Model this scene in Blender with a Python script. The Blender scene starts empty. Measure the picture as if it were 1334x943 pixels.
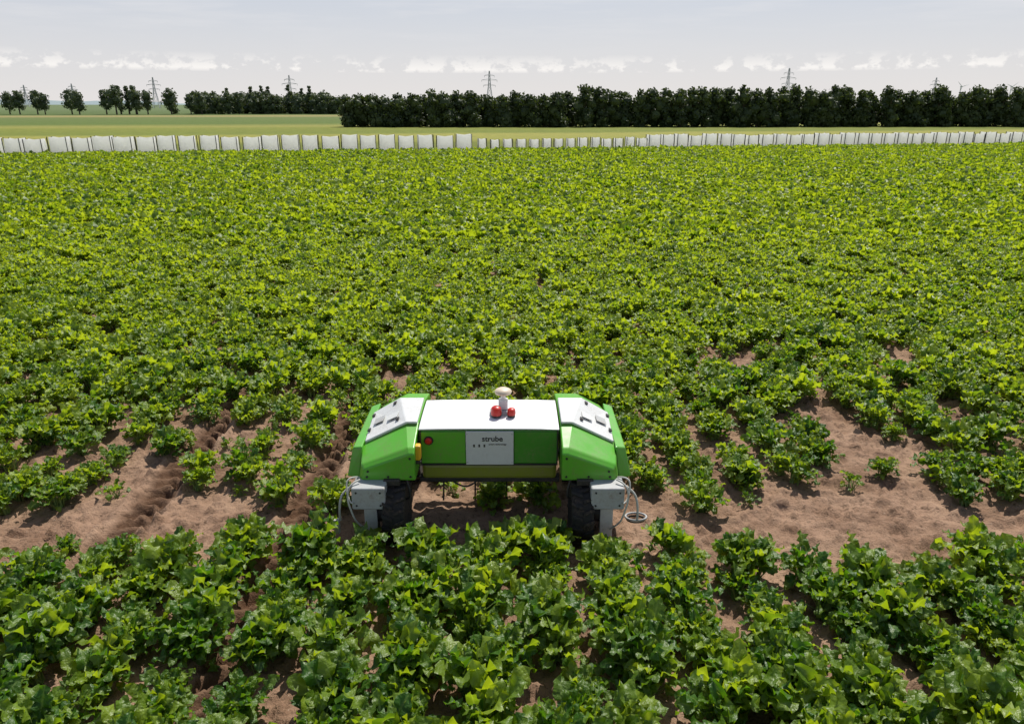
import bpy, math, random, bmesh
import numpy as np
from mathutils import Vector, Matrix
random.seed(7); rng=np.random.default_rng(7)
S=bpy.context.scene
C=S.collection
R=math.radians

# ------------------------------------------------------------------ helpers
def link(o,parent=None):
    C.objects.link(o)
    if parent: o.parent=parent
    return o
def mesh_obj(name,verts,faces,mats,parent=None,smooth=False,midx=None,linkit=True):
    me=bpy.data.meshes.new(name)
    me.from_pydata([tuple(v) for v in verts],[],[tuple(f) for f in faces])
    for m in (mats if isinstance(mats,(list,tuple)) else [mats]): me.materials.append(m)
    if midx is not None: me.polygons.foreach_set('material_index',midx)
    if smooth: me.polygons.foreach_set('use_smooth',[True]*len(me.polygons))
    me.update()
    o=bpy.data.objects.new(name,me)
    if linkit: link(o,parent)
    return o
def bevel(o,w,seg=2):
    b=o.modifiers.new('bev','BEVEL'); b.width=w; b.segments=seg; b.limit_method='ANGLE'; b.angle_limit=R(25)
    return o
def fixn(o):
    bm=bmesh.new(); bm.from_mesh(o.data); bmesh.ops.recalc_face_normals(bm,faces=bm.faces); bm.to_mesh(o.data); bm.free()
def box(name,c,s,mat,parent=None,bev=0.008,rot=(0,0,0)):
    x,y,z=[a/2 for a in s]
    v=[(-x,-y,-z),(x,-y,-z),(x,y,-z),(-x,y,-z),(-x,-y,z),(x,-y,z),(x,y,z),(-x,y,z)]
    f=[(0,3,2,1),(4,5,6,7),(0,1,5,4),(1,2,6,5),(2,3,7,6),(3,0,4,7)]
    o=mesh_obj(name,v,f,mat,parent); o.location=c; o.rotation_euler=rot
    if bev: bevel(o,bev)
    return o
def lathe(name,prof,mat,parent=None,seg=32,loc=(0,0,0),rot=(0,0,0)):
    v=[];f=[]
    for (r,z) in prof:
        for i in range(seg):
            a=2*math.pi*i/seg; v.append((r*math.cos(a),r*math.sin(a),z))
    n=len(prof)
    for j in range(n-1):
        for i in range(seg):
            k=(i+1)%seg
            f.append((j*seg+i,j*seg+k,(j+1)*seg+k,(j+1)*seg+i))
    f.append(tuple(range(seg))[::-1]); f.append(tuple((n-1)*seg+i for i in range(seg)))
    o=mesh_obj(name,v,f,mat,parent); o.location=loc; o.rotation_euler=rot
    for p in o.data.polygons: p.use_smooth=len(p.vertices)==4
    m=o.modifiers.new('e','EDGE_SPLIT'); m.split_angle=R(35)
    return o
def tube(name,pts,r,mat,parent=None,smooth=True):
    cu=bpy.data.curves.new(name,'CURVE'); cu.dimensions='3D'; cu.bevel_depth=r; cu.bevel_resolution=3
    sp=cu.splines.new('NURBS' if smooth else 'POLY'); sp.points.add(len(pts)-1)
    for p,q in zip(sp.points,pts): p.co=(q[0],q[1],q[2],1)
    if smooth: sp.use_endpoint_u=True; sp.order_u=3; sp.resolution_u=8
    cu.materials.append(mat)
    return link(bpy.data.objects.new(name,cu),parent)
def vnoise(x,y,seed=0):
    r=np.random.default_rng(seed).random((257,257))
    xi=np.floor(x).astype(int);yi=np.floor(y).astype(int);fx=x-xi;fy=y-yi
    fx=fx*fx*(3-2*fx);fy=fy*fy*(3-2*fy);xi%=256;yi%=256
    return (r[xi,yi]*(1-fx)+r[xi+1,yi]*fx)*(1-fy)+(r[xi,yi+1]*(1-fx)+r[xi+1,yi+1]*fx)*fy

# ------------------------------------------------------------------ materials
class NT:
    def __init__(s,tree): s.t=tree; s.n=tree.nodes; s.l=tree.links
    def add(s,t,**k):
        n=s.n.new(t)
        for a,b in k.items(): setattr(n,a,b)
        return n
    def set(s,sock,v):
        if isinstance(v,bpy.types.NodeSocket): s.l.new(v,sock)
        else: sock.default_value=v
    def math(s,op,a,b=0.0,c=None,clamp=False):
        n=s.add('ShaderNodeMath',operation=op,use_clamp=clamp); s.set(n.inputs[0],a); s.set(n.inputs[1],b)
        if c is not None: s.set(n.inputs[2],c)
        return n.outputs[0]
    def mix(s,f,a,b,bt='MIX'):
        n=s.add('ShaderNodeMix',data_type='RGBA',blend_type=bt)
        s.set(n.inputs[0],f); s.set(n.inputs[6],a); s.set(n.inputs[7],b); return n.outputs[2]
    def noise(s,vec,scale,detail=3,rough=.5):
        n=s.add('ShaderNodeTexNoise'); n.inputs['Scale'].default_value=scale; n.inputs['Detail'].default_value=detail
        n.inputs['Roughness'].default_value=rough
        if vec is not None: s.l.new(vec,n.inputs['Vector'])
        return n.outputs[0]
    def mr(s,v,a,b,c=0.0,d=1.0):
        n=s.add('ShaderNodeMapRange'); s.set(n.inputs[0],v)
        for i,k in zip((1,2,3,4),(a,b,c,d)): n.inputs[i].default_value=k
        return n.outputs[0]
def newmat(name):
    m=bpy.data.materials.new(name); m.use_nodes=True; n=NT(m.node_tree)
    b=n.n['Principled BSDF']; return m,n,b
def paint(name,col,rough=.4,dirt=.35,dirtcol=(.22,.15,.1,1),metal=0,spec=.5,coat=0):
    m,n,b=newmat(name)
    pos=n.add('ShaderNodeTexCoord').outputs['Object']
    a=n.noise(pos,6,5,.65); c=n.noise(pos,55,3,.6)
    f=n.math('MULTIPLY',n.mr(a,.42,.75),n.mr(c,.35,.7)); f=n.math('MULTIPLY',f,dirt)
    n.l.new(n.mix(f,(*col,1),dirtcol),b.inputs['Base Color'])
    n.l.new(n.mr(a,.3,.7,rough*.8,rough*1.3),b.inputs['Roughness'])
    b.inputs['Metallic'].default_value=metal; b.inputs['Specular IOR Level'].default_value=spec
    b.inputs['Coat Weight'].default_value=coat
    return m
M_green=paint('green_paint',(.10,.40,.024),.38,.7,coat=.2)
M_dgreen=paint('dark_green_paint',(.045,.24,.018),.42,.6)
M_olive=paint('lower_beam_reflect_tint',(.20,.23,.022),.4,.7)  # olive puts the ground's reflection into the beam colour
M_white=paint('white_paint',(.80,.80,.80),.4,.12)
M_lid=paint('lid_white',(.66,.67,.66),.35,.5)
M_grey=paint('grey_metal',(.40,.41,.41),.5,.8)
M_panel=paint('panel_white',(.60,.61,.60),.5,.2)
M_black=paint('black_steel',(.02,.02,.02),.5,.4)
M_rubber=paint('rubber',(.014,.013,.012),.85,.7)
M_red=paint('red_plastic',(.50,.015,.01),.35,.1)
M_yellow=paint('yellow_plastic',(.75,.42,.02),.4,.1)
M_beige=paint('antenna_beige',(.66,.55,.42),.45,.1)
M_cable=paint('pale_cable',(.50,.50,.45),.5,.3)
M_ink=paint('ink',(.02,.02,.02),.6,0)

def leafmat(name,c1,c2,trans,rough=.36):
    m,n,b=newmat(name)
    uv=n.add('ShaderNodeUVMap').outputs[0]
    sx=n.add('ShaderNodeSeparateXYZ'); n.l.new(uv,sx.inputs[0])
    d=n.math('ABSOLUTE',n.math('SUBTRACT',sx.outputs[0],.5))
    rib=n.mr(d,.0,.10,1,0)
    at=n.add('ShaderNodeAttribute',attribute_type='INSTANCER',attribute_name='tint')
    geo=n.add('ShaderNodeNewGeometry')
    f=n.math('ADD',at.outputs['Fac'],n.math('MULTIPLY',n.math('SUBTRACT',geo.outputs['Random Per Island'],.5),.95),clamp=True)
    col=n.mix(f,(*c1,1),(*c2,1))
    col=n.mix(n.math('MULTIPLY',rib,.45),col,(.26,.36,.10,1))
    n.l.new(col,b.inputs['Base Color']); b.inputs['Roughness'].default_value=rough
    b.inputs['Specular IOR Level'].default_value=.55
    bump=n.add('ShaderNodeBump'); bump.inputs['Strength'].default_value=.8; bump.inputs['Distance'].default_value=.012
    n.l.new(n.noise(n.add('ShaderNodeTexCoord').outputs['Object'],55,2),bump.inputs['Height']); n.l.new(bump.outputs[0],b.inputs['Normal'])
    tr=n.add('ShaderNodeBsdfTranslucent')
    tcol=n.mix(1,col,(2.65,2.35,.65,1),'MULTIPLY'); n.l.new(tcol,tr.inputs[0])
    ms=n.add('ShaderNodeMixShader'); ms.inputs[0].default_value=trans
    n.l.new(b.outputs[0],ms.inputs[1]); n.l.new(tr.outputs[0],ms.inputs[2])
    n.l.new(ms.outputs[0],n.n['Material Output'].inputs[0])
    return m
M_leaf=leafmat('beet_leaf',(.046,.125,.010),(.240,.325,.026),.42,.43)
def stemmat():
    m,n,b=newmat('beet_stem'); b.inputs['Base Color'].default_value=(.20,.28,.08,1); b.inputs['Roughness'].default_value=.5; return m
M_stem=stemmat()

def groundmat():
    m,n,b=newmat('ground_soil')
    pos=n.add('ShaderNodeNewGeometry').outputs['Position']
    sp=n.add('ShaderNodeSeparateXYZ'); n.l.new(pos,sp.inputs[0]); X,Y=sp.outputs[0],sp.outputs[1]
    big=n.noise(pos,1.3,5,.65); fine=n.noise(pos,22,5,.7); peb=n.noise(pos,90,2,.6)
    soil=n.mix(n.mr(big,.35,.65),(.185,.110,.070,1),(.34,.222,.150,1))
    soil=n.mix(n.mr(fine,.35,.72),soil,n.mix(1,soil,(1.25,1.22,1.2,1),'MULTIPLY'))
    soil=n.mix(n.mr(fine,.30,.46,1,0),soil,(.10,.058,.036,1))
    soil=n.mix(n.mr(peb,.66,.74),soil,(.46,.36,.28,1))
    wob=n.math('MULTIPLY',n.math('SUBTRACT',n.noise(pos,3,3),.5),.12)
    xr=n.math('ADD',X,wob)
    d1=n.math('ABSOLUTE',n.math('ADD',xr,1.95)); d2=n.math('ABSOLUTE',n.math('ADD',xr,3.45))
    rut=n.mr(n.math('MINIMUM',d1,d2),.12,.19,1,0)
    tread=n.math('SINE',n.math('MULTIPLY',n.math('ADD',Y,n.math('MINIMUM',d1,d2)),2*math.pi/.18))
    soil=n.mix(n.math('MULTIPLY',rut,n.mr(tread,-1,1,.92,.66)),soil,(.085,.042,.022,1))
    v=n.math('SUBTRACT',Y,n.math('MULTIPLY',X,.1667))
    v=n.math('ADD',v,n.math('MULTIPLY',n.math('SUBTRACT',n.noise(pos,.03,3),.5),8))
    cr=n.add('ShaderNodeValToRGB'); n.l.new(n.math('DIVIDE',v,600),cr.inputs[0])
    e=cr.color_ramp.elements
    stops=[(54,(.12,.14,.02)),(70,(.14,.16,.025)),(76,(.24,.24,.05)),(92,(.27,.26,.06)),(97,(.15,.18,.03)),(122,(.18,.20,.035)),
           (132,(.25,.24,.06)),(150,(.10,.145,.03)),(225,(.12,.155,.045)),(240,(.26,.22,.09)),(262,(.26,.23,.09)),(275,(.08,.12,.03)),(600,(.12,.16,.07))]
    e[0].position=stops[0][0]/600; e[0].color=(*stops[0][1],1)
    e[1].position=1; e[1].color=(*stops[-1][1],1)
    for p,c in stops[1:-1]:
        k=e.new(p/600); k.color=(*c,1)
    fld=n.mix(n.mr(n.noise(pos,.6,6,.8),.3,.7),n.mix(1,cr.outputs[0],(.70,.73,.7,1),'MULTIPLY'),n.mix(1,cr.outputs[0],(1.25,1.22,1.1,1),'MULTIPLY'))
    far=n.mr(n.math('SUBTRACT',Y,n.math('MULTIPLY',X,.1667)),53.2,53.8)
    n.l.new(n.mix(far,soil,fld),b.inputs['Base Color'])
    b.inputs['Roughness'].default_value=.95; b.inputs['Specular IOR Level'].default_value=.2
    bump=n.add('ShaderNodeBump'); bump.inputs['Strength'].default_value=1; bump.inputs['Distance'].default_value=.025
    n.l.new(n.math('ADD',fine,n.math('MULTIPLY',peb,.3)),bump.inputs['Height']); n.l.new(bump.outputs[0],b.inputs['Normal'])
    return m
M_ground=groundmat()

# ------------------------------------------------------------------ ground sheet
def axis(lo,hi,step,far):
    core=list(np.arange(lo,hi+1e-6,step)); a=[];s=step;p=hi
    while p<far: s*=1.35; p+=s; a.append(p)
    b=[];s=step;p=lo
    while p>-far: s*=1.35; p-=s; b.append(p)
    return np.array(b[::-1]+core+a)
xs=axis(-8,8,.03,6000); ys=axis(-4.2,6.5,.03,6000)
XX,YY=np.meshgrid(xs,ys,indexing='ij')
Z=(vnoise(XX*2,YY*2,1)-.5)*.06+(vnoise(XX*9,YY*9,2)-.5)*.05+(vnoise(XX*20,YY*20,3)-.5)*.04
cl=vnoise(XX*13,YY*13,4); Z+=np.clip(cl-.66,0,1)*.18
for t in (-1.95,-3.45):
    w=np.clip(1-np.abs(XX-t-.03*np.sin(YY*1.3))/.19,0,1); w=w*w*(3-2*w)
    lug=np.sin((YY+np.abs(XX-t)*1.0)*2*math.pi/.18)
    Z+=w*(-.055+.05*lug)
    rim=np.exp(-((np.abs(XX-t)-.22)/.05)**2); Z+=rim*(.03+.06*vnoise(XX*8,YY*8,8))
fade=((np.abs(XX)<8.1)&(YY>-4.3)&(YY<6.6)).astype(float); Z*=fade
nx,ny=len(xs),len(ys)
V=np.stack([XX,YY,Z],-1).reshape(-1,3)
I=np.arange(nx*ny).reshape(nx,ny)
F=np.stack([I[:-1,:-1],I[1:,:-1],I[1:,1:],I[:-1,1:]],-1).reshape(-1,4)
def np_mesh(name,V,F,mats,midx=None,smooth=True):
    me=bpy.data.meshes.new(name); k=F.shape[1]
    me.vertices.add(len(V)); me.vertices.foreach_set('co',V.astype(np.float32).ravel())
    me.loops.add(len(F)*k); me.loops.foreach_set('vertex_index',F.astype(np.int32).ravel())
    me.polygons.add(len(F)); me.polygons.foreach_set('loop_start',np.arange(0,len(F)*k,k,dtype=np.int32))
    me.polygons.foreach_set('loop_total',np.full(len(F),k,dtype=np.int32))
    for m in mats: me.materials.append(m)
    if midx is not None: me.polygons.foreach_set('material_index',midx.astype(np.int32))
    me.polygons.foreach_set('use_smooth',np.full(len(F),smooth))
    me.update(calc_edges=True); return me
link(bpy.data.objects.new('ground',np_mesh('ground',V,F,[M_ground])))

# ------------------------------------------------------------------ beet plants
def plant(name,seed,n,hs,flat,ls=1.0,nl=5,na=4):
    r=random.Random(seed); V=[];F=[];UV=[];MI=[]
    for i in range(n):
        k=i/(n-1)
        az=i*2.39996+r.uniform(-.6,.6)
        phi=R(4+ k*52*flat + r.uniform(-14,16))
        Lp=(.08+.125*math.sin(math.pi*min(1,.3+k*.45))+r.uniform(-.07,.06))*hs
        Lb=(.068+.038*math.sin(math.pi*min(1,.2+k*.65))+r.uniform(-.025,.025))*hs*ls
        W=Lb*r.uniform(.28,.43)
        bend=R(r.uniform(10,120)); tw=r.uniform(-1.4,1.4)
        out=Vector((math.cos(az),math.sin(az),0)); side0=Vector((-math.sin(az),math.cos(az),0)); up=Vector((0,0,1))
        p=Vector((r.uniform(-.045,.045),r.uniform(-.045,.045),-.01)); a=phi*.6
        b0=len(V); ns=2
        for j in range(ns+1):
            d=out*math.sin(a)+up*math.cos(a)
            w=.006*(1.3-.5*j/ns)*hs
            V+= [p-side0*w,p+side0*w]
            if j<ns: p=p+d*(Lp/ns); a+=(phi-phi*.6)/ns+R(4)
        for j in range(ns):
            q=b0+j*2
            F.append((q,q+1,q+3,q+2)); UV.append([(.5,.1)]*4); MI.append(1)
        b0=len(V); ph=r.uniform(0,6.28); fr=r.uniform(9,15); fold=r.uniform(-.1,.7); ruf=r.uniform(.3,.75)
        curl=r.uniform(-.3,.5)
        ss=[-1+2*e/na for e in range(na+1)]
        for j in range(nl+1):
            t=j/nl
            d=out*math.sin(a)+up*math.cos(a); nn=(up*math.sin(a)-out*math.cos(a))
            c,s=math.cos(tw*t),math.sin(tw*t)
            sd=side0*c+nn*s; n2=nn*c-side0*s
            w=W*(math.sin(math.pi*min(1,(t*.90+.07))**.75)**.7)*r.uniform(.8,1.18)+.002
            for s5 in ss:
                z=fold*abs(s5)*w - curl*s5*s5*w + ruf*W*abs(s5)**1.3*math.sin(fr*t+ph+(1.9 if s5>0 else 0))
                V.append(p+sd*(s5*w)+n2*z)
            p=p+d*(Lb/nl); a+=bend/nl
        for j in range(nl):
            for e in range(na):
                q=b0+j*(na+1)+e
                F.append((q,q+1,q+na+2,q+na+1)); MI.append(0)
                UV.append([(e/na,j/nl),((e+1)/na,j/nl),((e+1)/na,(j+1)/nl),(e/na,(j+1)/nl)])
    o=mesh_obj(name,V,F,[M_leaf,M_stem],smooth=True,midx=MI,linkit=False)
    uv=o.data.uv_layers.new(name='UVMap'); uv.data.foreach_set('uv',[c for f in UV for q in f for c in q])
    return o
pc=bpy.data.collections.new('beet_plant_variants')
for i,(n,hs,fl,ls,nl,na_) in enumerate([(52,1.0,1,1,6,4),(60,1.05,1.1,.90,6,4),(46,1.06,.95,1.1,6,4),(54,.95,1.2,1,6,4),(64,1.03,1.1,.86,6,4),
        (24,.75,1.3,1.1,5,4),(18,.65,1.4,1.1,5,4),(34,1.0,1.1,1.4,3,2),(38,1.05,1.05,1.35,3,2),(32,1.0,1.15,1.45,3,2)]):
    pc.objects.link(plant('beet_plant_%d'%i,100+i,n,hs,fl,ls,nl,na_))
# bare soil patches (world metres: cx, cy, rx, ry)
BARE=[(3.06,4.45,.65,.42),(5.65,4.5,.4,.5),(5.6,2.3,.75,.26),(3.85,1.6,.4,.18),(3.9,2.6,.22,.35),(-3.6,3.75,.4,.22),(-6.1,4.0,.7,.25),
      (.78,4.0,.3,.28),(-1.55,3.9,.35,.28),(-3.1,2.05,.85,.26),(-1.95,1.3,.22,1.4),(-3.45,1.0,.26,1.3),(-5.5,2.6,.4,.18),(-4.9,1.35,.35,.16),
      (2.4,1.5,.3,.12),(7.2,3.4,.6,.22),(6.6,1.6,.5,.12),
      (-1.95,-1.0,.13,1.8),(-.45,-1.1,.10,.6),(.05,-.9,.10,.4),(1.05,-1.2,.10,.4),(-3.45,-.7,.14,.5),(.55,-1.0,.10,.4),(-.95,-1.2,.12,.6),(.3,-1.9,.14,.16),(-.9,-2.0,.14,.16)]
pts=[];rot=[];scl=[];idx=[];tint=[]
x=-70.2
while x<70:
    y=-3.6+random.random()*.2
    while y<70:
        step=.175 if y<5 else (.185 if y<14 else (.24 if y<25 else .30))
        D=y+5.57
        if abs(x)<.74*D+2.6 and y-.1667*x<53.2:
            jx=x+random.gauss(0,.065 if y<3 else .11); jy=y+random.gauss(0,.05)
            keep=True; s=random.uniform(.85,1.25) if random.random()<.8 else random.uniform(.6,.9)
            if jy<0: s*=random.uniform(.95,1.14)
            sparse=0
            edge=-.38+.08*math.sin(jx*2.1)
            back=(.34 if jx<-1.5 else .50)+.10*math.sin(jx*3)
            if edge<jy<back: keep=random.random()<.03; s*=.5
            elif 0<jy<5.2:
                nz=float(vnoise(np.array([jx*1.3+50]),np.array([jy*2.0+50]),11)[0])
                th=.36 if jy<2.2 else .18
                if jy>3.2: th=.10
                if nz<th: keep=random.random()<.4; sparse=1
                s*= .82 if jy<1.6 else (.92 if jy<3 else .98)
            for (cx,cy,rx,ry) in BARE:
                if ((jx-cx)/rx)**2+((jy-cy)/ry)**2<1+random.uniform(-.2,.3): keep=False if random.random()<.94 else keep
            if jy<0 and random.random()<.04: keep=False
            if abs(jx+.2)>.62 and abs(jx+.2)<1.25 and -.38<jy<1.6: keep=False
            if keep:
                pts.append((jx,jy,0)); rot.append((random.gauss(0,.14),random.gauss(0,.14),random.uniform(0,6.283)))
                young=(s<.72 or sparse) and random.random()<.6
                if y>14: idx.append(random.choice([7,8,9])); s*=1.10 if y<25 else 1.2
                else: idx.append(random.choice([5,6]) if young else random.randrange(5))
                scl.append(s)
                t=min(1,max(0,(jy+1.5)/8))
                tn=float(vnoise(np.array([jx*.25+90]),np.array([jy*.25+20]),5)[0])
                tint.append(min(1,max(0,.28+.36*t+.22*(tn-.5)+random.uniform(-.2,.22)+(.12 if young else 0))))
        y+=step*random.uniform(.8,1.25)
    x+=.5
print('plants',len(pts))
me=bpy.data.meshes.new('beet_field'); me.from_pydata(pts,[],[])
def attr(n,t,key,data):
    a=me.attributes.new(n,t,'POINT'); a.data.foreach_set(key,np.array(data).ravel())
attr('rot','FLOAT_VECTOR','vector',rot); attr('scl','FLOAT','value',scl); attr('idx','INT','value',idx); attr('tint','FLOAT','value',tint)
bf=link(bpy.data.objects.new('beet_field',me))
g=bpy.data.node_groups.new('scatter','GeometryNodeTree')
g.interface.new_socket('Geometry',in_out='INPUT',socket_type='NodeSocketGeometry'); g.interface.new_socket('Geometry',in_out='OUTPUT',socket_type='NodeSocketGeometry')
gi=g.nodes.new('NodeGroupInput'); go=g.nodes.new('NodeGroupOutput'); ip=g.nodes.new('GeometryNodeInstanceOnPoints')
ci=g.nodes.new('GeometryNodeCollectionInfo'); ci.inputs[0].default_value=pc; ci.inputs['Separate Children'].default_value=True; ci.inputs['Reset Children'].default_value=True
def na(n,t):
    k=g.nodes.new('GeometryNodeInputNamedAttribute'); k.data_type=t; k.inputs[0].default_value=n; return k.outputs[0]
g.links.new(gi.outputs[0],ip.inputs['Points']); g.links.new(ci.outputs[0],ip.inputs['Instance']); ip.inputs['Pick Instance'].default_value=True
g.links.new(na('idx','INT'),ip.inputs['Instance Index']); g.links.new(na('rot','FLOAT_VECTOR'),ip.inputs['Rotation']); g.links.new(na('scl','FLOAT'),ip.inputs['Scale'])
g.links.new(ip.outputs[0],go.inputs[0])
mo=bf.modifiers.new('scatter','NODES'); mo.node_group=g

# ------------------------------------------------------------------ robot (local frame: u across, y back, z up)
rb=bpy.data.objects.new('weeding_robot',None); link(rb); rb.location=(-.2,0,0)
P=rb
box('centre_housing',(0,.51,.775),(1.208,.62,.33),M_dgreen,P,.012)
def crowned(name,x0,x1,y0,y1,z,h,mat):
    v=[];f=[];n=8
    for i in range(n+1):
        for j in range(n+1):
            a=i/n;b=j/n
            v.append((x0+(x1-x0)*a,y0+(y1-y0)*b,z+h*(1-(2*b-1)**2)*.6+h*(1-(2*a-1)**4)*.4))
    for i in range(n):
        for j in range(n):
            q=i*(n+1)+j; f.append((q,q+n+1,q+n+2,q+1))
    o=mesh_obj(name,v,f,mat,P,smooth=True); s=o.modifiers.new('s','SOLIDIFY'); s.thickness=.012; s.offset=1
    bevel(o,.004); return o
crowned('top_cover',-.608,.608,.185,.84,.942,.016,M_white)
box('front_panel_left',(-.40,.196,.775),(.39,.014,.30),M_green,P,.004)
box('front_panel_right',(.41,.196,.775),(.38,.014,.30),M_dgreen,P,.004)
box('logo_panel',(.006,.188,.775),(.415,.02,.318),M_panel,P,.004)
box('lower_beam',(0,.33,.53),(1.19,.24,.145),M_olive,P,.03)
box('lower_frame_rail',(0,.29,.432),(1.25,.10,.04),M_black,P,.006)
box('lower_frame_rail_rear',(0,.78,.44),(1.25,.08,.05),M_black,P,.006)
for u in (-.595,.595): box('housing_seam',(u,.186,.775),(.012,.012,.33),M_black,P,.002)
box('trim_strip',(0,.19,.613),(1.19,.016,.012),M_black,P,.002)
def text(name,s,loc,size,mat=M_ink,off=0.0,rot=(R(90),0,0)):
    cu=bpy.data.curves.new(name,'FONT'); cu.body=s; cu.size=size; cu.extrude=.001; cu.offset=off; cu.align_x='CENTER'; cu.align_y='CENTER'
    cu.materials.append(mat); o=link(bpy.data.objects.new(name,cu),P); o.location=loc; o.rotation_euler=rot; return o
text('lettering','strube',(.03,.1755,.865),.070,off=.001)
text('lettering_small','smart technology',(.075,.1755,.815),.022)
for i in range(3): box('logo_mark_%d'%i,(-.13+i*.045,.1765,.80),(.014,.004,.024),M_black,P,0)
for (u,z) in [(-.19,.91),(.2,.91),(-.19,.64),(.2,.64)]: lathe('panel_screw',[(.006,0),(.005,.004)],M_grey,P,8,(u+.0,.178,z),(R(90),0,0))
lathe('stop_button_front',[(.03,0),(.03,.018),(.02,.03)],M_red,P,20,(-.525,.188,.845),(R(90),0,0))
lathe('stop_button_ring',[(.042,0),(.042,.006)],M_black,P,20,(-.525,.189,.845),(R(90),0,0))

def pod(sg):
    tag='left' if sg<0 else 'right'
    st=[(-.05,[(.62,.585),(.62,.83),(.665,.83),(1.055,.685),(1.075,.585)]),
        (.00,[(.62,.57),(.62,.87),(.68,.87),(1.085,.715),(1.11,.57)]),
        (.34,[(.62,.55),(.62,.950),(.735,.950),(1.13,.775),(1.16,.55)]),
        (.85,[(.62,.55),(.62,.955),(.86,.955),(1.13,.79),(1.17,.55)]),
        (1.20,[(.62,.57),(.62,.88),(.84,.88),(1.08,.75),(1.11,.57)]),
        (1.28,[(.62,.60),(.62,.80),(.80,.80),(1.02,.70),(1.05,.60)])]
    v=[];f=[]
    for y,s in st:
        for (u,z) in s: v.append((sg*u,y,z))
    n=5
    for j in range(len(st)-1):
        for i in range(n):
            k=(i+1)%n; f.append((j*n+i,j*n+k,(j+1)*n+k,(j+1)*n+i))
    f.append(tuple(range(n))); f.append(tuple((len(st)-1)*n+i for i in range(n)))
    o=mesh_obj('pod_body_'+tag,v,f,M_green,P); fixn(o); bevel(o,.014,3)
    def P3(j,t):
        y,s=st[j]; (u1,z1),(u2,z2)=s[2],s[3]; return (sg*(u1+(u2-u1)*t),y,z1+(z2-z1)*t)
    def lerp(a,b,k): return tuple(a[i]+(b[i]-a[i])*k for i in range(3))
    nrm=Vector((sg*.42,-.05,.9)).normalized()
    rowF=[(sg*.632,.30,.948),(sg*.725,.30,.948),lerp(P3(1,.93),P3(2,.93),.80)]
    rowB=[(sg*.632,.84,.957),(sg*.855,.84,.957),P3(3,.93)]
    vv=[tuple(Vector(p)+Vector((0,0,.014))) for p in rowF+rowB]
    o=mesh_obj('pod_lid_'+tag,vv,[(0,1,4,3),(1,2,5,4)],M_lid,P); fixn(o); s=o.modifiers.new('s','SOLIDIFY'); s.thickness=.024; s.offset=0; bevel(o,.008)
    for k,(t,q) in enumerate([(.25,.35),(.62,.45)]):
        p=Vector(lerp(P3(2,t),P3(3,t),q))+nrm*.029
        box('lid_label_%d'%k,p,(.10,.13,.004),M_grey if k else M_panel,P,.001,(0,sg*R(25),0))
    fv=[(1.10,.16,.80),(1.19,.20,.775),(1.245,.14,.52),(1.13,.10,.53),(1.10,1.15,.80),(1.19,1.12,.775),(1.24,1.15,.52),(1.13,1.15,.53)]
    fv=[(sg*a,b,c) for a,b,c in fv]
    fc=[(0,1,2,3),(7,6,5,4),(0,4,5,1),(1,5,6,2),(2,6,7,3),(3,7,4,0)]
    o=mesh_obj('fender_'+tag,fv,fc,M_green,P); fixn(o); bevel(o,.012)
    for (u,z) in [(.66,.62),(1.03,.62),(1.02,.67),(.66,.79),(.85,.62)]:
        lathe('bolt',[(.011,0),(.009,.007)],M_black,P,8,(sg*u,-.051,z),(R(90),0,0))
    for k,(t,q) in enumerate([(.15,.15),(.15,.85),(.85,.2),(.85,.8)]):
        p=Vector(lerp(P3(2,t),P3(3,t),q))+nrm*.03
        box('lid_latch_%d'%k,p,(.03,.05,.012),M_black,P,.003,(0,sg*R(25),0))
    box('chassis_beam_'+tag,(sg*.86,.62,.535),(.30,1.2,.05),M_black,P,.006)
    for k,(y,nm) in enumerate([(0.0,'front'),(1.12,'rear')]):
        r=.275;w=.18;u=sg*.795
        prof=[(.13,-w/2+.02),(.20,-w/2),(r-.02,-w/2),(r,-w/2+.025),(r,w/2-.025),(r-.02,w/2),(.20,w/2),(.13,w/2-.02)]
        lathe('tyre_%s_%s'%(nm,tag),prof,M_rubber,P,40,(u,y,r-.012),(0,R(90),0))
        lathe('rim_%s_%s'%(nm,tag),[(.05,-.06),(.135,-.065),(.135,.065),(.05,.06)],M_grey,P,24,(u,y,r-.012),(0,R(90),0))
        V=[];F=[]
        nl=18
        for i in range(nl):
            for sd in (-1,1):
                a0=2*math.pi*(i+(0 if sd<0 else .5))/nl
                c=[]
                for (xx,da) in ((sd*.005,.10),(sd*w/2*1.02,-.03)):
                    for rr in (r-.01,r+.018):
                        for dd in (-.045,.045):
                            a=a0+da+dd; c.append((xx,math.cos(a)*rr,math.sin(a)*rr))
                b=len(V); V+=c
                F+=[(b,b+1,b+3,b+2),(b+4,b+6,b+7,b+5),(b+2,b+3,b+7,b+6),(b,b+2,b+6,b+4),(b+1,b+5,b+7,b+3)]
        o=mesh_obj('tyre_lugs_%s_%s'%(nm,tag),V,F,M_rubber,P); o.location=(u,y,r-.012)
        fy=y-.10 if k==0 else y+.05
        box('motor_box_%s_%s'%(nm,tag),(sg*1.0,fy,.49),(.28,.20,.20),M_grey,P,.012)
        box('steering_head_%s_%s'%(nm,tag),(sg*.82,y,.575),(.14,.16,.06),M_black,P,.01)
        box('wheel_leg_%s_%s'%(nm,tag),(sg*1.005,y-.02,.24),(.085,.13,.34),M_grey,P,.01)
        box('wheel_leg_plate_%s_%s'%(nm,tag),(sg*1.01,y-.095,.20),(.11,.015,.27),M_lid,P,.004)
        lathe('hub_motor_%s_%s'%(nm,tag),[(.085,-.06),(.09,-.05),(.09,.03),(.07,.05)],M_black,P,20,(sg*.935,y,r-.012),(0,R(90),0))
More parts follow.
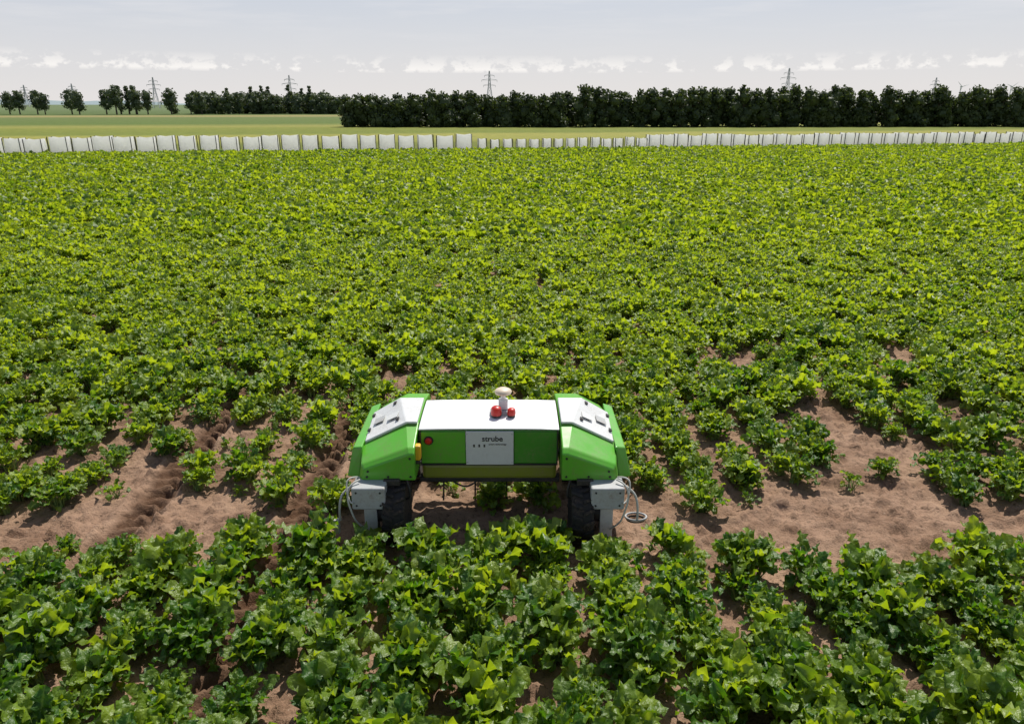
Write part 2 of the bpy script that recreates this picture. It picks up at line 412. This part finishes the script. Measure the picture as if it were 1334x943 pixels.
        for (du,dz) in [(-.1,.06),(.1,.06),(-.1,-.06),(.1,-.06)]:
            if k==0: lathe('bolt',[(.009,0),(.008,.006)],M_black,P,8,(sg*1.0+du,fy-.101,.49+dz),(R(90),0,0))
    tube('cable_'+tag,[(sg*1.08,-.10,.62),(sg*1.15,-.16,.62),(sg*1.18,-.20,.50),(sg*1.14,-.20,.34),(sg*1.11,-.18,.24),(sg*1.04,-.13,.16)],.008,M_cable,P)
    tube('cable_b_'+tag,[(sg*1.10,-.02,.60),(sg*1.19,-.06,.63),(sg*1.20,-.12,.54),(sg*1.15,-.20,.44),(sg*1.12,-.21,.46)],.007,M_cable,P)
    tube('cable_c_'+tag,[(sg*.70,-.02,.58),(sg*.66,-.05,.46),(sg*.70,-.04,.38),(sg*.80,0,.42)],.010,M_black,P)
    tube('bumper_arm_'+tag,[(sg*1.10,.02,.54),(sg*1.24,-.04,.50),(sg*1.28,-.10,.36),(sg*1.27,-.12,.24)],.010,M_cable,P)
pod(-1); pod(1)
box('side_sensor_left',(-1.30,-.13,.19),(.05,.05,.14),M_cable,P,.012)
def torus(name,c,R0,r0,mat):
    v=[];f=[];n=28;m=8
    for i in range(n):
        for j in range(m):
            a=2*math.pi*i/n;b=2*math.pi*j/m; v.append(((R0+r0*math.cos(b))*math.cos(a),(R0+r0*math.cos(b))*math.sin(a)*.7,r0*math.sin(b)))
            f.append((i*m+j,((i+1)%n)*m+j,((i+1)%n)*m+(j+1)%m,i*m+(j+1)%m))
    o=mesh_obj(name,v,f,mat,P,smooth=True); o.location=c; return o
torus('side_sensor_ring_right',(1.27,-.06,.24),.09,.010,M_grey)
torus('side_sensor_ring_right_b',(1.27,-.06,.215),.075,.009,M_black)
box('warning_lamp',(-.605,.06,.80),(.055,.07,.14),M_yellow,P,.015)
box('warning_lamp_base',(-.605,.06,.715),(.06,.075,.03),M_black,P,.005)
box('tool_bar',(0,.62,.40),(1.15,.06,.05),M_black,P,.005)
for u in (-.45,-.15,.15,.45):
    tube('hoe_tine',[(u,.62,.40),(u,.66,.28),(u,.60,.16),(u,.54,.05)],.008,M_black,P)
tube('hose',[(-.35,.28,.42),(-.25,.22,.36),(-.12,.24,.40),(-.1,.3,.43)],.008,M_black,P)
box('mast_base',(.10,.50,.975),(.20,.13,.03),M_grey,P,.006)
box('mast_block',(.12,.56,1.035),(.085,.085,.09),M_white,P,.01)
lathe('mast_post',[(.022,0),(.022,.06)],M_white,P,16,(.12,.56,1.07))
lathe('gps_antenna',[(.02,0),(.07,.012),(.078,.03),(.07,.045),(.045,.058),(.01,.062)],M_beige,P,32,(.12,.56,1.125))
def beacon(n,u,y,s=1):
    lathe(n+'_base',[(.034*s,0),(.034*s,.02)],M_black,P,20,(u,y,.972))
    lathe(n,[(.036*s,0),(.038*s,.02*s),(.034*s,.05*s),(.022*s,.06*s),(.005,.062*s)],M_red,P,20,(u,y,.99))
beacon('stop_button_left',.06,.42,1.3); beacon('stop_button_right',.195,.42,1.0)

# ------------------------------------------------------------------ tents
def tentmat():
    m,n,b=newmat('tent_fabric')
    pos=n.add('ShaderNodeTexCoord').outputs['Object']
    c=n.mix(n.mr(n.noise(pos,1.5,4,.6),.3,.7),(.68,.68,.66,1),(.85,.85,.83,1)); n.l.new(c,b.inputs['Base Color']); b.inputs['Roughness'].default_value=.8
    tr=n.add('ShaderNodeBsdfTranslucent'); tr.inputs[0].default_value=(.95,.95,.92,1)
    ms=n.add('ShaderNodeMixShader'); ms.inputs[0].default_value=.68
    n.l.new(b.outputs[0],ms.inputs[1]); n.l.new(tr.outputs[0],ms.inputs[2]); n.l.new(ms.outputs[0],n.n['Material Output'].inputs[0]); return m
M_tent=tentmat()
V=[];F=[];MI=[]
def bx(c,s,ang=0,mi=1):
    b=len(V)
    for z in (-1,1):
        for (x,y) in ((-1,-1),(1,-1),(1,1),(-1,1)):
            xx,yy=x*s[0]/2,y*s[1]/2; V.append((c[0]+xx*math.cos(ang)-yy*math.sin(ang),c[1]+xx*math.sin(ang)+yy*math.cos(ang),c[2]+z*s[2]/2))
    for f in [(0,3,2,1),(4,5,6,7),(0,1,5,4),(1,2,6,5),(2,3,7,6),(3,0,4,7)]: F.append(tuple(b+i for i in f)); MI.append(mi)
def tent(x,y,w,d,h,ang):
    n=6;m=6; r=random
    def loc(a,b,z): return (x+a*math.cos(ang)-b*math.sin(ang),y+a*math.sin(ang)+b*math.cos(ang),z)
    per=[]
    for i in range(4*n):
        s=i//n;t=(i%n)/n
        c=[(-1,-1),(1,-1),(1,1),(-1,1),(-1,-1)]
        a=c[s][0]+(c[s+1][0]-c[s][0])*t; b=c[s][1]+(c[s+1][1]-c[s][1])*t; per.append((a*w/2,b*d/2,t,r.uniform(-.05,.05)))
    b0=len(V)
    lean=r.uniform(-.05,.05)
    for j in range(m+1):
        z=h*j/m
        for (a,b,t,fo) in per:
            k=1-.07*math.sin(math.pi*j/m)*math.sin(math.pi*t)+fo*(1-j/m*.6)+r.uniform(-.02,.02)-(.03 if j==m else 0)
            zz=z-(.06*math.sin(math.pi*t)*h if j==m else 0)
            V.append(loc(a*k+lean*z,b*k,zz))
    N=4*n
    for j in range(m):
        for i in range(N):
            k=(i+1)%N; F.append((b0+j*N+i,b0+j*N+k,b0+(j+1)*N+k,b0+(j+1)*N+i)); MI.append(0)
    V.append(loc(lean*h,0,h*.96)); 
    for i in range(N): F.append((b0+m*N+i,b0+m*N+(i+1)%N,len(V)-1)); MI.append(0)
    for a in (-1,1):
        for b in (-1,1):
            p=loc(a*(w/2+.03),b*(d/2+.03),h/2); bx(p,(.045,.045,h+.02),ang)
ang=math.atan(.1667); x=-48
while x<56:
    y=54+.1667*x
    if x<-2.9: sp,w,h=1.42,1.10,1.38
    elif x<11.0: sp,w,h=.98,.60,1.06
    else: sp,w,h=1.22,.90,1.26
    tent(x,y+random.uniform(-.15,.15),w*random.uniform(.9,1.07),w*.8,h*random.uniform(.92,1.05),ang+random.uniform(-.06,.06))
    x+=sp*random.uniform(.94,1.06)
mesh_obj('isolation_tent_row',V,F,[M_tent,M_black],midx=MI)

# ------------------------------------------------------------------ trees
def treeleaf(name,a,b_):
    m,n,b=newmat(name)
    r=n.add('ShaderNodeNewGeometry').outputs['Random Per Island']
    pos=n.add('ShaderNodeTexCoord').outputs['Object']
    f=n.math('ADD',n.math('MULTIPLY',r,.5),n.mr(n.noise(pos,.35,3),.35,.65,0,.5))
    c=n.mix(f,(*a,1),(*b_,1)); n.l.new(c,b.inputs['Base Color']); b.inputs['Roughness'].default_value=.6
    tr=n.add('ShaderNodeBsdfTranslucent'); n.l.new(n.mix(1,c,(1.5,1.4,.6,1),'MULTIPLY'),tr.inputs[0])
    ms=n.add('ShaderNodeMixShader'); ms.inputs[0].default_value=.25
    n.l.new(b.outputs[0],ms.inputs[1]); n.l.new(tr.outputs[0],ms.inputs[2]); n.l.new(ms.outputs[0],n.n['Material Output'].inputs[0]); return m
M_tree=treeleaf('tree_foliage',(.020,.040,.013),(.08,.115,.03))
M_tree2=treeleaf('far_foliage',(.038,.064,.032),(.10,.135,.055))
M_bark=paint('bark',(.07,.055,.04),.9,.2)
class TreeBuf:
    def __init__(s): s.V=[];s.F=[];s.M=[];s.n=0
    def add(s,v,f,m): s.V.append(v); s.F.append(f+s.n); s.M.append(np.full(len(f),m)); s.n+=len(v)
    def limb(s,p,q,r0,r1):
        p=np.array(p,float);q=np.array(q,float);d=(q-p)/np.linalg.norm(q-p)
        a=np.cross(d,[.3,.9,.1]);a/=np.linalg.norm(a);b=np.cross(d,a)
        v=[];k=6
        for c,r in((p,r0),(q,r1)):
            for i in range(k):
                t=2*math.pi*i/k; v.append(c+(a*math.cos(t)+b*math.sin(t))*r)
        s.add(np.array(v),np.array([(i,(i+1)%k,k+(i+1)%k,k+i) for i in range(k)]),1)
    def lobe(s,c,r,n,size):
        c=np.array(c);r=np.array(r)
        d=rng.normal(size=(n,3)); d/=np.linalg.norm(d,axis=1)[:,None]
        rad=rng.uniform(.55,1.12,n)**.6
        pos=c+d*rad[:,None]*r
        t=rng.normal(size=(n,3)); t/=np.linalg.norm(t,axis=1)[:,None]
        b=np.cross(t,rng.normal(size=(n,3))); b/=np.linalg.norm(b,axis=1)[:,None]
        sz=size*rng.uniform(.5,1.2,n)[:,None]
        t=t*sz;b=b*sz*.7
        v=np.stack([pos-t,pos-b,pos+t,pos+b],1).reshape(-1,3)
        s.add(v,np.arange(4*n).reshape(n,4),0)
        k=8;vv=[];ff=[]
        for j in range(5):
            ph=math.pi*(j+.5)/5
            for i in range(k):
                th=2*math.pi*i/k; rr=.68*random.uniform(.8,1.1)
                vv.append(c+np.array([math.sin(ph)*math.cos(th),math.sin(ph)*math.sin(th),math.cos(ph)])*r*rr)
        for j in range(4):
            for i in range(k): ff.append((j*k+i,j*k+(i+1)%k,(j+1)*k+(i+1)%k,(j+1)*k+i))
        s.add(np.array(vv),np.array(ff),0)
    def tree(s,x,y,h,w,low=.25,n=1200,size=.3,lobes=8,lean=0):
        s.limb((x,y,-.1),(x,y,h*.55),h*.03,h*.016)
        for i in range(4):
            a=random.uniform(0,6.28); z0=h*random.uniform(.25,.45)
            s.limb((x,y,z0),(x+math.cos(a)*w*.3,y+math.sin(a)*w*.3,z0+h*.25),h*.012,h*.005)
        for i in range(lobes):
            t=(i+.5)/lobes; z=h*(low+(1-low)*t*.88)
            ww=w*.5*math.sin(math.pi*(.18+.72*t))
            a=i*2.4+random.random(); rr=ww*random.uniform(.15,.6)
            lr=w*random.uniform(.22,.34)*(.75 if t>.8 else 1)
            s.lobe((x+math.cos(a)*rr,y+math.sin(a)*rr,min(z,h-lr*.7)),(lr,lr,lr*random.uniform(.7,1.05)),n//lobes,size)
    def obj(s,name,mat):
        o=bpy.data.objects.new(name,np_mesh(name,np.concatenate(s.V),np.concatenate(s.F),[mat,M_bark],np.concatenate(s.M),False)); return link(o)
T=TreeBuf()
x=-27.0
while x<112:
    y=121+random.uniform(-1.5,1.5)+max(0,x)*.03
    if x<-17: h=random.uniform(4.5,5.4)
    elif x<10: h=random.uniform(5.0,6.1)
    else: h=random.uniform(5.6,6.8)
    T.tree(x,y,h,random.uniform(3.6,5.2),.06 if x<-17 else .10,700,.27,10)
    T.tree(x+1,y+3.5,h*random.uniform(.85,1.0),4.8,.1,400,.3,8)
    if random.random()<.8: T.tree(x+random.uniform(-1,1),y-1.5,h*random.uniform(.3,.5),3.2,.0,260,.24,5)
    if -17.6<x<-15.8: x+=1.2
    x+=random.uniform(1.7,2.7)
T.obj('distant_tree_row',M_tree)
T=TreeBuf(); x=-205
while x<-108:
    y=268+random.uniform(-3,3); h=random.uniform(7.0,8.8)
    if random.random()<.12: h*=1.25
    T.tree(x,y,h,h*random.uniform(.62,.8),.28,420,.38,7)
    x+=random.choice([4.8,5.6,6.2,7.2])
T.obj('distant_tree_row',M_tree2)
T=TreeBuf()
for i in range(70):
    t=i/69; x=-122+t*62+random.uniform(-1.5,1.5); y=285+random.uniform(-10,15)
    h=random.uniform(6.2,8.6)*(1 if t<.85 else .75)
    T.tree(x,y,h,random.uniform(5,7.5),.08,350,.42,7)
for px in (-107,-98,-94,-91.5,-84,-79,-76): T.tree(px,287,random.uniform(9.8,12),2.8,.1,350,.4,8)
for px in (-142,-139,-136.5): T.tree(px,275,random.uniform(10,11.6),4.2,.15,400,.4,8)
T.obj('distant_woodland',M_tree2)

# ------------------------------------------------------------------ distant hills
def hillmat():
    m,n,b=newmat('distant_hill'); c=n.mix(n.noise(n.add('ShaderNodeTexCoord').outputs['Object'],.01,4),(.20,.26,.27,1),(.26,.32,.33,1))  # blue-grey base colour holds the distance haze, painted in
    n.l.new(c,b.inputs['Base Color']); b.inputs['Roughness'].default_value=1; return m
v=[];f=[];n=160
for i in range(n+1):
    x=-3500+7000*i/n
    hh=9+7*math.sin(i*.21)+5*math.sin(i*.57+1)+3*math.sin(i*1.7)
    hh=max(3,hh)+random.uniform(0,2)
    v+=[(x,2900,-.5),(x,3100,hh),(x,3600,-.5)]
for i in range(n):
    for k in range(2): f.append((i*3+k,(i+1)*3+k,(i+1)*3+k+1,i*3+k+1))
mesh_obj('distant_hills',v,f,hillmat(),smooth=True)

# ------------------------------------------------------------------ pylons & turbines
M_pyl=paint('hazed_galvanised_steel',(.45,.46,.48),.6,.1)  # steel colour lightened to stand in for air haze
def strut(V,F,p,q,t):
    p=Vector(p);q=Vector(q);d=(q-p).normalized(); a=d.orthogonal().normalized()*t/2; b=d.cross(a).normalized()*t/2; k=len(V)
    for c in (p,q): V+= [c+a+b,c-a+b,c-a-b,c+a-b]
    for i in range(4): F.append((k+i,k+(i+1)%4,k+4+(i+1)%4,k+4+i))
def pylon(x,y,h,t=.22):
    V=[];F=[]; w0=h*.11; w1=h*.022
    def W(z):
        k=z/h; return w0+(w1*1.5-w0)*k/.6 if k<.6 else w1*1.5+(w1*.5-w1*1.5)*(k-.6)/.4
    lv=[h*k for k in (0,.16,.3,.42,.52,.6,.7,.8,.9,1)]
    for a,b in zip(lv[:-1],lv[1:]):
        c=[(-1,-1),(1,-1),(1,1),(-1,1)]
        for i in range(4):
            j=(i+1)%4
            p=lambda q,z:(q[0]*W(z),q[1]*W(z),z)
            strut(V,F,p(c[i],a),p(c[i],b),t); strut(V,F,p(c[i],a),p(c[j],b),t*.5); strut(V,F,p(c[j],a),p(c[i],b),t*.5); strut(V,F,p(c[i],b),p(c[j],b),t*.5)
    for z,l in ((.62,.17),(.76,.22),(.88,.14)):
        for sgn in (-1,1):
            e=(sgn*h*l,0,h*z); strut(V,F,(0,0,h*z+h*.035),e,t*.8); strut(V,F,(0,0,h*z-.1),e,t*.8); strut(V,F,e,(e[0],0,e[2]-h*.05),t*.8)
    o=mesh_obj('power_pylon',V,F,M_pyl); o.location=(x,y,0); o.rotation_euler=(0,0,R(12))
for X,Y,h,t in ((-119.4,414,18,.15),(-293.5,634,24,.22),(-428.5,754,22,.26),(-562.8,894,24,.3),(-17.9,614,28,.2),(218.6,614,30,.2),(487.6,894,32,.28),(631,994,26,.3)):
    pylon(X,Y,h,t)
def turbine(x,y,h,a0):
    e=bpy.data.objects.new('wind_turbine',None); link(e); e.location=(x,y,0)
    lathe('tower',[(1.8,0),(1.0,h)],M_lid,e,12)
    box('nacelle',(0,-2,h+1),(3,8,3),M_lid,e,.3)
    for i in range(3):
        a=a0+i*2.094; L=h*.4
        v=[(-.8,0,0),(.8,0,0),(.6,0,L*.3),(.15,0,L),(-.2,0,L),(-1.0,0,L*.25)]
        v=[(p[0]*math.cos(a)+p[2]*math.sin(a),p[1],-p[0]*math.sin(a)+p[2]*math.cos(a)) for p in v]
        o=mesh_obj('blade_%d'%i,v,[(0,1,2,3,4,5)],M_lid,e); o.location=(0,-6.5,h+1); s=o.modifiers.new('s','SOLIDIFY'); s.thickness=.6
for X,a in ((1380,1.3),(1535,.9)): turbine(X,2394,52,a)

# ------------------------------------------------------------------ light, world
EL,AZ=55,20
w=bpy.data.worlds.new('World'); S.world=w; w.use_nodes=True; n=NT(w.node_tree)
bg=n.n['Background']; sky=n.add('ShaderNodeTexSky',sky_type='NISHITA'); sky.sun_disc=False
sky.sun_elevation=R(EL); sky.sun_rotation=R(AZ); sky.air_density=1.0; sky.dust_density=1.5; sky.ozone_density=1.0; sky.altitude=100
dr=n.add('ShaderNodeTexCoord').outputs['Generated']
sp=n.add('ShaderNodeSeparateXYZ'); n.l.new(dr,sp.inputs[0]); z=sp.outputs[2]
hz=n.add('ShaderNodeValToRGB'); n.l.new(z,hz.inputs[0]); e=hz.color_ramp.elements
e[0].position=0; e[0].color=(.96,.96,.96,1); e[1].position=.40; e[1].color=(.03,.03,.03,1); k=e.new(.13); k.color=(.85,.85,.85,1)
hc=n.mix(n.mr(z,.0,.11),(8.1,7.8,7.65,1),(6.5,6.75,7.4,1))
base=n.mix(hz.outputs[0],sky.outputs[0],hc)
mp=n.add('ShaderNodeMapping'); mp.inputs['Scale'].default_value=(1,1,1.5); n.l.new(dr,mp.inputs[0])
c1=n.noise(mp.outputs[0],52,6,.6)
big=n.noise(dr,5,2,.5)
flat=n.mr(z,.036,.040,0,1)
top=n.mr(z,.041,.058,1,0)
c=n.math('MULTIPLY',n.math('MULTIPLY',n.mr(n.math('ADD',c1,n.math('MULTIPLY',n.math('SUBTRACT',big,.5),.4)),.47,.56),flat),top)
mp2=n.add('ShaderNodeMapping'); mp2.inputs['Scale'].default_value=(1,1,11); n.l.new(dr,mp2.inputs[0])
c2=n.math('MULTIPLY',n.mr(n.noise(mp2.outputs[0],5,5,.6),.5,.75),n.mr(z,.05,.10,0,.7))
col=n.mix(n.math('MULTIPLY',c,.85),base,(9.8,9.5,9.2,1))
col=n.mix(n.math('MULTIPLY',c2,.6),col,(8.2,8.1,8.2,1))
n.l.new(col,bg.inputs[0]); bg.inputs[1].default_value=.10
sl=bpy.data.lights.new('sun','SUN'); sl.energy=5.0; sl.angle=R(.5); sl.color=(1,.96,.88)
so=link(bpy.data.objects.new('sun',sl))
d=Vector((math.sin(R(AZ))*math.cos(R(EL)),math.cos(R(AZ))*math.cos(R(EL)),math.sin(R(EL))))
so.rotation_euler=d.to_track_quat('Z','Y').to_euler(); so.location=(20,40,60)
S.view_settings.view_transform='Standard'; S.view_settings.look='None'; S.view_settings.exposure=0
cam=bpy.data.cameras.new('camera'); cam.lens=36*952/1334; cam.sensor_width=36; cam.clip_end=20000; cam.clip_start=.05
co=link(bpy.data.objects.new('camera',cam)); co.location=(0,-5.57,3.6); co.rotation_euler=(R(90-19.44),0,0)
S.camera=co
